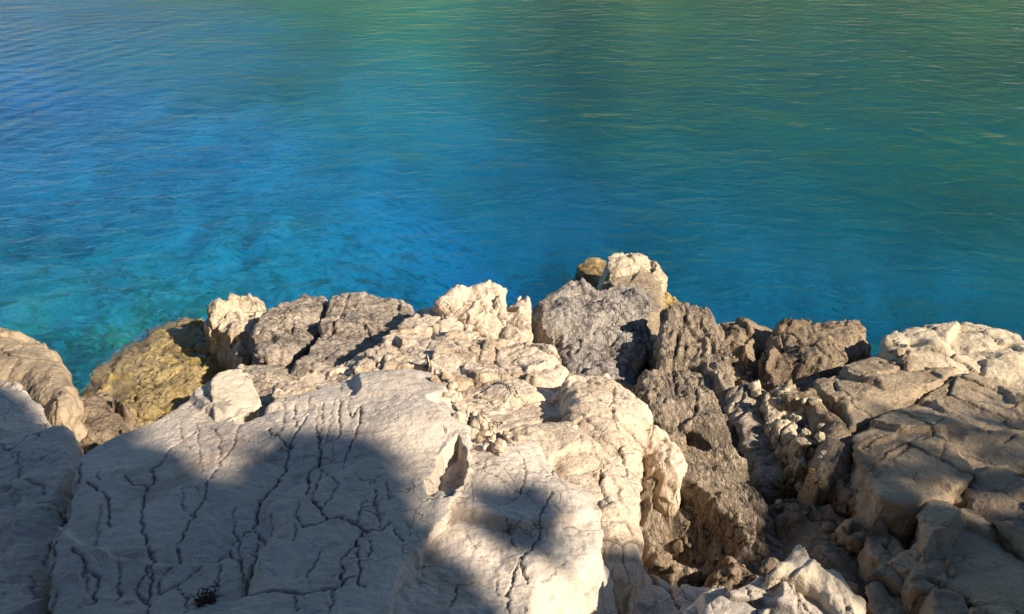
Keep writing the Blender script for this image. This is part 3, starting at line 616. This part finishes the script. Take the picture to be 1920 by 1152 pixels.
rock('limestone_block', 'pale flat-topped shore block at the right edge against the water',
 [(1656,652),(1666,630),(1684,614),(1750,609),(1800,611),(1850,616),(1888,621),(1908,646),(1960,652),(2050,670),(2040,740),(1920,732),(1870,728),(1832,712),(1762,700),(1700,700),(1668,675)],
 .86, (-.08,-.06), 'sand', 'blocky', dome=.06, edge=.07, wall=1.1, jit=.02, bumps=[(1890,690,30,.05),(1750,660,25,.04),(1710,650,18,-.05)],
 cracks=[(3,.03,[(1690,625),(1720,628),(1760,622)]),(3,.03,[(1820,703),(1850,715),(1870,728),(1915,735)])])
rock('flat_rock', 'tan fractured slab wedge between two long cracks at right',
 [(1528,714),(1592,684),(1642,668),(1690,678),(1730,690),(1795,690),(1770,716),(1730,738),(1672,770),(1596,804),(1588,772),(1548,744)],
 .96, (-.02,-.18), 'buff', 'blocky', dome=.05, edge=.035, wall=.9, jit=.012, amp=.7,
 cracks=[(2,.02,[(1530,703),(1580,703),(1640,712)]),(4,.04,[(1562,722),(1568,745)]),(2.5,.02,[(1540,697),(1570,680),(1586,668)]),(1.5,.01,[(1600,760),(1620,735),(1612,715)])])
rock('flat_rock', 'broad brown-grey slab covering the right side below the long diagonal crack',
 [(1602,812),(1674,774),(1732,742),(1772,720),(1802,694),(1840,712),(1872,730),(1935,738),(2080,760),(2080,900),(1950,880),(1862,872),(1828,892),(1806,908),(1758,926),(1700,948),(1650,940),(1625,900),(1608,860)],
 1.12, (-.03,-.20), 'buff', 'blocky', dome=.07, edge=.05, wall=.9, jit=.015, amp=.6,
 cracks=[(4,.035,[(1607,850),(1630,835),(1663,823)]),(3,.03,[(1650,866),(1664,852),(1693,840)]),(1.5,.012,[(1700,840),(1740,818),(1765,800)]),(2,.02,[(1740,855),(1765,850)]),(2,.015,[(1767,840),(1765,875)]),(3.5,.03,[(1885,770),(1920,762)]),(3,.03,[(1880,840),(1900,830)]),(2,.02,[(1820,735),(1850,745),(1862,750)])])
rock('boulder', 'smooth brown oval boulder left of the long dark crack at right',
 [(1470,740),(1524,730),(1540,750),(1572,778),(1590,800),(1602,840),(1600,880),(1565,918),(1530,928),(1515,890),(1530,850),(1545,800),(1520,760)],
 1.04, (-.05,-.02), 'brown', 'lumpy', amp=.6, dome=.10, edge=.08, wall=1.0, jit=.015, tx=dict(big=.05, fine=.0035))
rock('algae_rock', 'ochre and orange algae-stained rock foot above the shaded gully',
 [(1410,870),(1440,880),(1480,870),(1515,880),(1528,925),(1500,935),(1440,935),(1412,910)],
 .62, (.0,.45), 'algae', 'knob', dome=.08, edge=.06, wall=.8, jit=.02)
rock('layered_rock', 'dark brown layered mass with bands slanting down to the right, below the vertical-layered block',
 [(1206,860),(1212,812),(1235,802),(1275,815),(1330,835),(1370,840),(1405,868),(1420,905),(1448,950),(1480,1000),(1505,1045),(1470,1080),(1400,1100),(1300,1085),(1225,1060),(1212,1000),(1203,930)],
 .95, (-.16,.10), 'strata', 'strata', dome=.12, edge=.09, wall=1.0, jit=.03, ang=.6, tx=dict(saw=(.5, 15, .036)),
 pits=[([(1222, 920), (1262, 905), (1305, 935), (1345, 975), (1390, 1030), (1370, 1075), (1300, 1065), (1235, 1045), (1222, 990)], .16)],
 bumps=[(1240,870,30,.08),(1300,1000,50,-.12),(1400,950,40,.05),(1250,980,30,-.06)])
rock('layered_rock', 'cream-tipped rib of rock at the upper left of the dark layered mass',
 [(1212,805),(1225,797),(1250,806),(1272,830),(1282,880),(1270,910),(1240,900),(1214,880)],
 1.08, (-.10,.05), 'cream', 'strata', dome=.08, edge=.06, wall=.7, jit=.015, ang=.1, amp=.6)
rock('boulder', 'rounded brown boulder in half shade in the middle of the right gully',
 [(1562,905),(1585,893),(1612,892),(1638,908),(1654,930),(1662,950),(1640,968),(1605,962),(1572,945)],
 1.04, (-.06,-.05), 'brown', 'blocky', dome=.07, edge=.08, wall=.7, jit=.012)
rock('flat_rock', 'large smooth slab in blue shade at the lower right',
 [(1722,975),(1728,945),(1748,932),(1800,946),(1852,975),(1892,1015),(1940,1060),(2060,1110),(2060,1300),(1960,1250),(1900,1170),(1830,1120),(1762,1085),(1735,1040)],
 1.28, (-.04,-.22), 'buff', 'slab', dome=.07, edge=.07, wall=.8, jit=.015)
rock('flat_rock', 'tan fractured slab at the far right edge above the shaded slab',
 [(1832,895),(1865,878),(1950,886),(2080,905),(2080,1080),(1960,1072),(1900,1010),(1860,972),(1826,950),(1818,925)],
 1.22, (-.03,-.15), 'buff', 'blocky', dome=.05, edge=.05, wall=.8, jit=.015, cracks=[(3,.03,[(1850,880),(1880,872),(1915,862)])])
rock('limestone_block', 'small slab wedge between the broad brown slab and the shaded slab',
 [(1700,952),(1762,930),(1808,912),(1820,925),(1822,950),(1800,945),(1750,935),(1726,950),(1712,970)],
 1.14, (-.03,-.15), 'buff', 'slab', dome=.03, edge=.03, wall=.6, jit=.01)
for (pts, z, lb) in [
 ([(1584,955),(1600,948),(1635,962),(1640,985),(1625,1002),(1606,998),(1590,978)], 1.12, 'topmost small block of the chain of blocks left of the shaded slab'),
 ([(1626,1000),(1642,978),(1668,1000),(1690,1020),(1705,1028),(1700,1050),(1672,1050),(1640,1030)], 1.17, 'second block from the top of the chain, flat and grey'),
 ([(1668,1052),(1704,1036),(1720,1030),(1740,1040),(1738,1060),(1715,1082),(1688,1072)], 1.22, 'third block of the chain, split by a thin crack'),
 ([(1706,1085),(1735,1050),(1760,1052),(1782,1080),(1782,1100),(1745,1102),(1715,1108)], 1.27, 'cream-edged block of the chain beside the shaded slab'),
 ([(1752,1110),(1785,1104),(1802,1118),(1820,1160),(1830,1230),(1780,1230),(1750,1160)], 1.34, 'lowest block of the chain at the bottom edge'),
 ([(1660,1075),(1690,1085),(1712,1112),(1750,1112),(1752,1160),(1760,1230),(1680,1230),(1650,1150),(1630,1100)], 1.22, 'broad shaded block left of the chain near the bottom edge'),
 ([(1642,1010),(1668,1055),(1690,1082),(1660,1090),(1620,1050),(1600,1010)], 1.02, 'shaded broken stone left of the chain of blocks')]:
    rock('limestone_block', lb, pts, z, (-.06,-.2), 'buff', 'blocky', dome=.015, edge=.025, wall=.6, jit=.012, group='chain of small blocks along the gully')
rock('boulder', 'dark shaded gully rock between the layered mass and the chain of blocks',
 [(1440,945),(1500,930),(1570,950),(1600,990),(1640,1060),(1650,1120),(1600,1180),(1540,1100),(1480,1040)],
 1.00, (.0,-.15), 'brown', 'lumpy', dome=.08, edge=.08, wall=.7, jit=.04)
rock('layered_rock', 'brown ribbed rock with a dark corner at the lower right edge',
 [(1815,1140),(1830,1125),(1870,1118),(1920,1150),(1990,1180),(2000,1300),(1840,1300),(1820,1200)],
 1.42, (-.05,-.15), 'buff', 'blocky', dome=.05, edge=.05, wall=.6, jit=.012)
rock('flat_rock', 'flat grey-beige sunlit slab split by thin cracks, left half of the bottom outcrop',
 [(1322,1142),(1348,1120),(1388,1105),(1428,1086),(1450,1070),(1475,1072),(1500,1092),(1525,1112),(1550,1150),(1580,1330),(1290,1330)],
 1.93, (.02,-.10), 'slab', 'blocky', dome=.02, edge=.04, wall=.8, jit=.012, amp=.5,
 cracks=[(2.5,.02,[(1400,1100),(1415,1130),(1420,1160)]),(3.5,.03,[(1510,1094),(1480,1102),(1455,1112)]),(2.5,.02,[(1470,1105),(1500,1130),(1530,1170)])])
rock('limestone_outcrop', 'bright white knobbly ridge with a raised peak at the bottom right of centre',
 [(1452,1070),(1462,1052),(1484,1044),(1500,1029),(1520,1033),(1545,1055),(1580,1070),(1598,1092),(1604,1120),(1630,1132),(1648,1160),(1670,1330),(1590,1330),(1562,1160),(1535,1112),(1505,1088),(1478,1074)],
 1.96, (-.22,.05), 'white', 'knob', dome=.04, edge=.05, wall=.8, jit=.012, amp=.6)
rock('rock', 'small white round stone at the bottom edge left of the bottom outcrop',
 [(1293,1132),(1306,1122),(1322,1126),(1320,1150),(1318,1180),(1294,1180)], 1.84, (-.1,0), 'white', 'blocky', dome=.03, edge=.03, wall=.3, jit=.005)
rock('rock', 'flat white stone between the round stone and the bottom outcrop',
 [(1318,1118),(1335,1108),(1362,1108),(1360,1126),(1340,1140),(1324,1140)], 1.84, (-.1,0), 'white', 'blocky', dome=.03, edge=.03, wall=.3, jit=.005)
rock('limestone_outcrop', 'blue-shaded broken rock at the bottom centre below the cream wall',
 [(1075,1075),(1100,1045),(1140,1035),(1200,1062),(1240,1082),(1290,1092),(1340,1098),(1380,1090),(1420,1100),(1400,1330),(1000,1330),(1020,1170),(1045,1110)],
 1.10, (.10,-.05), 'slab', 'blocky', dome=.08, edge=.08, wall=.8, jit=.02, cracks=[(3,.03,[(1255,1095),(1262,1120),(1270,1140)]),(4,.04,[(1160,1090),(1165,1120),(1155,1150)]),(3,.03,[(1110,1060),(1120,1085),(1140,1100)])])
rock('boulder', 'brown lump at the foot of the layered mass beside the bottom outcrop',
 [(1290,1090),(1330,1070),(1350,1040),(1390,1040),(1420,1065),(1430,1090),(1390,1110),(1330,1115)], 1.02, (0,.1), 'brown', 'lumpy', dome=.08, edge=.08, wall=.5, jit=.03)
# ------------------------------------------------------------------ pines standing on the bank right of and behind the camera (two shade the shore, one is added to cut sky light)
def tube(pts, rad, n=8):
    V = []; F = []
    for i, (p, r) in enumerate(zip(pts, rad)):
        p = np.array(p, float); t = np.array(pts[min(i+1, len(pts)-1)], float)-np.array(pts[max(i-1, 0)], float); t /= np.linalg.norm(t)
        a = np.cross(t, [0.3, .9, .2]); a /= np.linalg.norm(a); b = np.cross(t, a)
        for k in range(n):
            w = 2*math.pi*k/n; V.append(p + r*(math.cos(w)*a+math.sin(w)*b)*(1+.08*math.sin(5*w+i)))
        if i:
            for k in range(n): F.append(((i-1)*n+k, (i-1)*n+(k+1) % n, i*n+(k+1) % n, i*n+k))
    return V, F
def in_poly(q, P):
    d, _ = poly_sdf(q, np.array(P, float)); return d > 0
def leaf_mat(name, a, b):
    t = NT(name); g = t.n('NewGeometry'); P = g.outputs['Position']
    col = t.mix(t.ramp(t.noise(P, 1.5, 4), .4, .6), a, b); s = t.n('BsdfPrincipled', i_Roughness=.7); t.l(col, s.inputs['Base Color']); t.l(s.outputs[0], t.out.inputs[0]); return t.m
bark = leaf_mat('bark', (.16, .10, .06), (.09, .06, .04))
def foliage(name, C, size, mat, parent, k=5, seed=1):
    r = np.random.RandomState(seed); n = len(C)*k; base = np.repeat(C, k, 0)
    ax_ = r.normal(size=(n, 3)); ax_[:, 2] += .4; ax_ /= np.linalg.norm(ax_, axis=1)[:, None]
    sd2 = np.cross(ax_, r.normal(size=(n, 3))); sd2 /= np.linalg.norm(sd2, axis=1)[:, None]
    L = size*(.6+.8*r.rand(n))[:, None]; W = L*.28; o_ = r.normal(size=(n, 3))*size*.45
    p0 = base+o_; V = np.stack([p0, p0+ax_*L*.5+sd2*W, p0+ax_*L, p0+ax_*L*.5-sd2*W], 1).reshape(-1, 3)
    F = np.arange(n*4).reshape(-1, 4)
    o = make_mesh(name, V, F, mat, (0, 0, 0), smooth_shade=False); o.parent = parent; return o
rs = np.random.RandomState(42)
bpy.context.view_layer.update(); DG = bpy.context.evaluated_depsgraph_get()
def shade_points(poly, n, surf, t0, t1, lo, hi, zmax=9.):
    q = np.stack([rs.uniform(lo[0], hi[0], n), rs.uniform(lo[1], hi[1], n)], -1)
    q = q[in_poly(q, poly)]
    m = q[:9000]; d = ray(m[:, 0], m[:, 1]); H = []
    for v in d:
        hit, loc, nor, _, ob, _ = scene.ray_cast(DG, Vector(CAM), Vector(v))
        if hit and loc.z < zmax: H.append(loc[:])
    H = np.array(H); P = H[rs.randint(len(H), size=len(q))] + rs.normal(size=(len(q), 3))*.004
    t = t0 + (t1-t0)*rs.rand(len(q))
    return P + S*t[:, None]
SL = ((-.3, 2.3, 1.85), 0.0, -.22); SR = ((1.9, 2.9, 1.22), 0, -.2); SC = ((.35, 2.2, 1.42), 0, -.1)
A = [(-520, 700), (-20, 720), (30, 770), (100, 830), (165, 850), (235, 845), (280, 865), (330, 915), (410, 945), (480, 930), (535, 895), (570, 855), (620, 835), (685, 842), (712, 895), (700, 985),
     (760, 1000), (800, 1040), (840, 1085), (875, 1140), (890, 1200), (900, 1330), (-600, 1330)]
D = [(1470, 990), (1520, 975), (1570, 985), (1610, 1010), (1670, 1005), (1740, 1000), (1850, 1015), (1930, 1000), (2040, 985), (2300, 1000), (2300, 1400), (1780, 1400), (1740, 1160), (1690, 1080), (1610, 1045), (1530, 1020)]
CP = [(1035, 1120), (1062, 1072), (1090, 1050), (1106, 1034), (1116, 1008), (1122, 1030), (1134, 1010), (1140, 1042), (1165, 1050), (1190, 1066), (1208, 1082), (1240, 1078), (1290, 1088), (1318, 1108), (1290, 1125), (1270, 1200), (1000, 1200)]
BP = [(812, 892), (818, 850), (842, 838), (850, 830), (857, 822), (863, 836), (874, 842), (877, 872), (866, 902), (845, 926), (812, 936)]
def to_px(P):
    d = P-CAM; c, s_ = math.cos(PITCH), math.sin(PITCH)
    f = d[..., 1]*c - d[..., 2]*s_; u = d[..., 1]*s_ + d[..., 2]*c; f = np.where(f > .05, f, 1e-3)
    return np.stack([960+FPX*d[..., 0]/f, 576-FPX*u/f], -1)
def shades_lit(P):
    bad = np.zeros(len(P), bool)
    for zz in (0, .4, .8, 1.2, 1.5, 1.85, 2.15):
        G = P - S*((P[:, 2]-zz)/S[2])[:, None]; q = to_px(G)
        inf = (q[:, 0] > -90) & (q[:, 0] < 2010) & (q[:, 1] > -90) & (q[:, 1] < 1230) & (G[:, 1] > .5)
        ok = in_poly(q, A) | in_poly(q, D)
        bad |= inf & ~ok & (zz > 0 if False else True)
    return bad
def in_view(P):
    q = to_px(P); return (q[:, 0] > -60) & (q[:, 0] < 1980) & (q[:, 1] > -60) & (q[:, 1] < 1210) & (P[:, 1] > -.2)
def pine(label, C, base, top, seed, limbs):
    root = bpy.data.objects.new('pine_tree', None); scene.collection.objects.link(root); root.location = base
    tag(root, label, 'tree', 'pines behind the viewpoint'); bpy.context.view_layer.update(); inv = root.matrix_world.inverted()
    V, F = [], []
    def add_tube(p, r):
        v, f = tube(p, r); k = len(V); V.extend(v); F.extend([tuple(a+k for a in q) for q in f])
    base = np.array(base, float); top = np.array(top, float); T = [base+(top-base)*k/6 + np.array([.12*math.sin(k*1.3), .1*math.cos(k*2.1), 0]) for k in range(7)]
    add_tube(T, [.26, .23, .20, .17, .13, .09, .04])
    for k in range(limbs):
        q = C[rs.randint(len(C))]; b = T[4] + (T[6]-T[4])*rs.rand(); m = (b+q)/2+np.array([0, 0, .25])
        if shades_lit(np.stack([b+(q-b)*e for e in np.linspace(0, 1, 9)])).any(): continue
        add_tube([b, m, q], [.05, .03, .01])
    o = make_mesh('trunk', V, F, bark, (0, 0, 0)); o.parent = root; o.matrix_parent_inverse = inv
    o = foliage('crown', C, .085, LEAF, root, 7, seed); o.matrix_parent_inverse = inv
LEAF = leaf_mat('pine_foliage', (.06, .10, .03), (.035, .065, .02))
C1 = shade_points(A, 52000, SL, 8.5, 13.5, (-600, 600), (1000, 1330))
C1 = np.concatenate([C1, shade_points([(1060, 1130), (1085, 1095), (1115, 1060), (1160, 1075), (1200, 1090), (1290, 1112), (1285, 1150), (1050, 1150)], 8000, None, 8.5, 12, (1040, 1040), (1300, 1150), 1.45),  # extra tufts added to the crown to shade the bottom-centre rock
      shade_points([(960, 950), (1000, 940), (1015, 970), (990, 1010), (950, 1000)], 260, None, 9, 12, (940, 930), (1020, 1015))])
C3 = np.concatenate([shade_points(D, 13000, SR, 8.5, 13.5, (1400, 850), (2300, 1400)),
       shade_points([(1640, 760), (1800, 770), (2000, 740), (2100, 900), (1700, 930), (1590, 880)], 300, ((2, 3.8, 1.1), 0, -.2), 9, 13, (1500, 700), (2100, 950))])
KEEP_LIT = ('limestone_outcrop.002', 'flat_rock.007', 'limestone_block')
def clear_of_lit(C, k=4, r=.13):
    ok = np.ones(len(C), bool)
    for i, p in enumerate(C):
        for e in range(k):
            o_ = Vector(p + rs.normal(size=3)*r*(e > 0)); hit, loc, nor, _, ob, _ = scene.ray_cast(DG, o_, Vector(-S))
            if hit and ob.name in KEEP_LIT: ok[i] = False; break
    return C[ok]
C1 = clear_of_lit(C1); C3 = clear_of_lit(C3)
pine('tall pine whose crown shades the cracked foreground slabs', C1, (8.8, -4.2, 2.4), (7.3, -2.7, 9.0), 3, 9)
pine('shorter pine whose crown shades the gully at the lower right', C3, (11.0, -3.4, 2.6), (10.2, -1.9, 8.6), 4, 6)
Q = np.stack([rs.uniform(-7, 6, 60000), rs.uniform(-7, 3.5, 60000), rs.uniform(6.2, 9.5, 60000)], -1)  # unseen canopy added overhead to keep sky light off the slabs
Q = Q[(fbm3(Q*.5, 2, 77) > -.25)]; Q = clear_of_lit(Q[~shades_lit(Q) & ~in_view(Q)][:26000], 3)
pine('added broad pine over the viewpoint that cuts sky light', Q, (-3.0, -3.2, 3.0), (-1.5, -1.8, 8.6), 8, 10)
# ------------------------------------------------------------------ loose stones and dry debris lying in the clefts
from mathutils import noise as mn
def stone_mesh(seed):
    import bmesh
    bm = bmesh.new(); bmesh.ops.create_icosphere(bm, subdivisions=4, radius=1.0); rr = random.Random(seed)
    planes = []
    for _ in range(13):
        n = Vector((rr.gauss(0, 1), rr.gauss(0, 1), rr.gauss(0, 1))).normalized(); planes.append((n, rr.uniform(.55, .85)))
    off = Vector((seed*3.1, 0, 0))
    for v in bm.verts:
        p = v.co.copy()
        for n, dd in planes:
            k = p.dot(n)
            if k > dd: p -= n*(k-dd)*.93
        p *= 1 + .10*mn.fractal(p*2.2+off, 1, 2, 4) + .03*mn.fractal(p*7+off, 1, 2, 3)
        v.co = p
    me = bpy.data.meshes.new('stone'); bm.to_mesh(me); bm.free()
    for f in me.polygons: f.use_smooth = True
    return me
SM = [stone_mesh(i) for i in range(7)]
bpy.context.view_layer.update(); dg = bpy.context.evaluated_depsgraph_get()
def scatter(region, n, smin, smax, mat, name, label, cat, group, seed):
    r = random.Random(seed); P = np.array(region, float); lo, hi = P.min(0), P.max(0); out = []; tries = 0
    while len(out) < n and tries < n*20:
        tries += 1; q = np.array([[r.uniform(lo[0], hi[0]), r.uniform(lo[1], hi[1])]])
        if not in_poly(q, region)[0]: continue
        d = ray(q[0, 0], q[0, 1]); hit, loc, nor, _, ob, _ = scene.ray_cast(dg, Vector(CAM), Vector(d))
        if not hit or nor.z < .45 or ob.name.startswith('sea'): continue
        s = smin + (smax-smin)*r.random()**2.2
        out.append((loc + Vector((0, 0, s*.25)), s))
    for loc, s in out:
        k = SM[r.randrange(7)]; key = (k.name, mat)
        if key not in MC:
            m2 = k.copy(); m2.name = 'stone'; m2.materials.append(M[mat]); MC[key] = m2
        o = bpy.data.objects.new(name, MC[key]); scene.collection.objects.link(o); o.location = loc
        o.scale = (s*r.uniform(.8, 1.3), s*r.uniform(.7, 1.1), s*r.uniform(.5, .85)); o.rotation_euler = (r.uniform(-.4, .4), r.uniform(-.4, .4), r.uniform(0, 6.28))
        tag(o, label, cat, group)
MC = {}
scatter([(1230, 1000), (1320, 960), (1440, 1010), (1480, 1060), (1400, 1090), (1240, 1070)], 26, .012, .045, 'brown', 'loose_stone', 'small brown stones lying in the dark gully below the layered mass', 'stone', 'stones in the gully', 1)
scatter([(1450, 945), (1560, 940), (1640, 1030), (1610, 1050), (1520, 1010)], 14, .012, .05, 'brown', 'loose_stone', 'small shaded stones wedged left of the chain of blocks', 'stone', 'stones beside the chain of blocks', 2)
scatter([(1500, 860), (1560, 910), (1570, 940), (1480, 935), (1440, 925)], 18, .015, .04, 'algae', 'loose_stone', 'small ochre stones below the algae-stained rock foot', 'stone', 'ochre stones at the rock foot', 3)
scatter([(800, 690), (840, 690), (880, 760), (960, 800), (990, 830), (930, 860), (870, 800)], 34, .012, .04, 'cream', 'loose_stone', 'small cream chips in the broken strip beside the cracked slab', 'stone', 'cream chips in the broken strip', 4)
scatter([(1380, 690), (1440, 700), (1540, 750), (1550, 860), (1500, 870), (1440, 780)], 18, .015, .055, 'pale', 'loose_stone', 'small pale stones among the heap of broken stones', 'stone', 'pale stones in the heap', 5)
scatter([(1620, 660), (1700, 650), (1720, 680), (1640, 690)], 9, .015, .045, 'buff', 'loose_stone', 'small tan stones in the notch left of the flat-topped shore block', 'stone', 'tan stones in the notch', 6)
scatter([(440, 640), (500, 670), (560, 700), (470, 760), (440, 690)], 10, .012, .04, 'greyb', 'loose_stone', 'small grey stones on the mottled ledge above the white block', 'stone', 'grey stones on the ledge', 7)
# dry twig tuft on the slab at the bottom left
r = random.Random(9); d = ray(388, 1128); hit, loc, nor, _, ob, _ = scene.ray_cast(dg, Vector(CAM), Vector(d))
V, F = [], []
for k in range(90):
    a = np.array(loc) + np.array([r.gauss(0, .014), r.gauss(0, .022), r.uniform(-.004, .008)]); L = r.uniform(.012, .04); w = r.uniform(0, 6.28); e = r.uniform(-.2, .45)
    b = a + L*np.array([math.cos(w)*math.cos(e), math.sin(w)*math.cos(e), math.sin(e)]); m = (a+b)/2+np.array([r.gauss(0, .006), r.gauss(0, .006), r.gauss(0, .005)])
    v, f = tube([a, m, b], [.0022, .0018, .0007], 5); j = len(V); V.extend(v); F.extend([tuple(q+j for q in g) for g in f])
o = make_mesh('dry_twigs', V, F, leaf_mat('dry_twig', (.07, .035, .02), (.035, .02, .012)), tuple(loc)); tag(o, 'small dark brown tuft of dry twigs lying on the cracked slab', 'twigs')
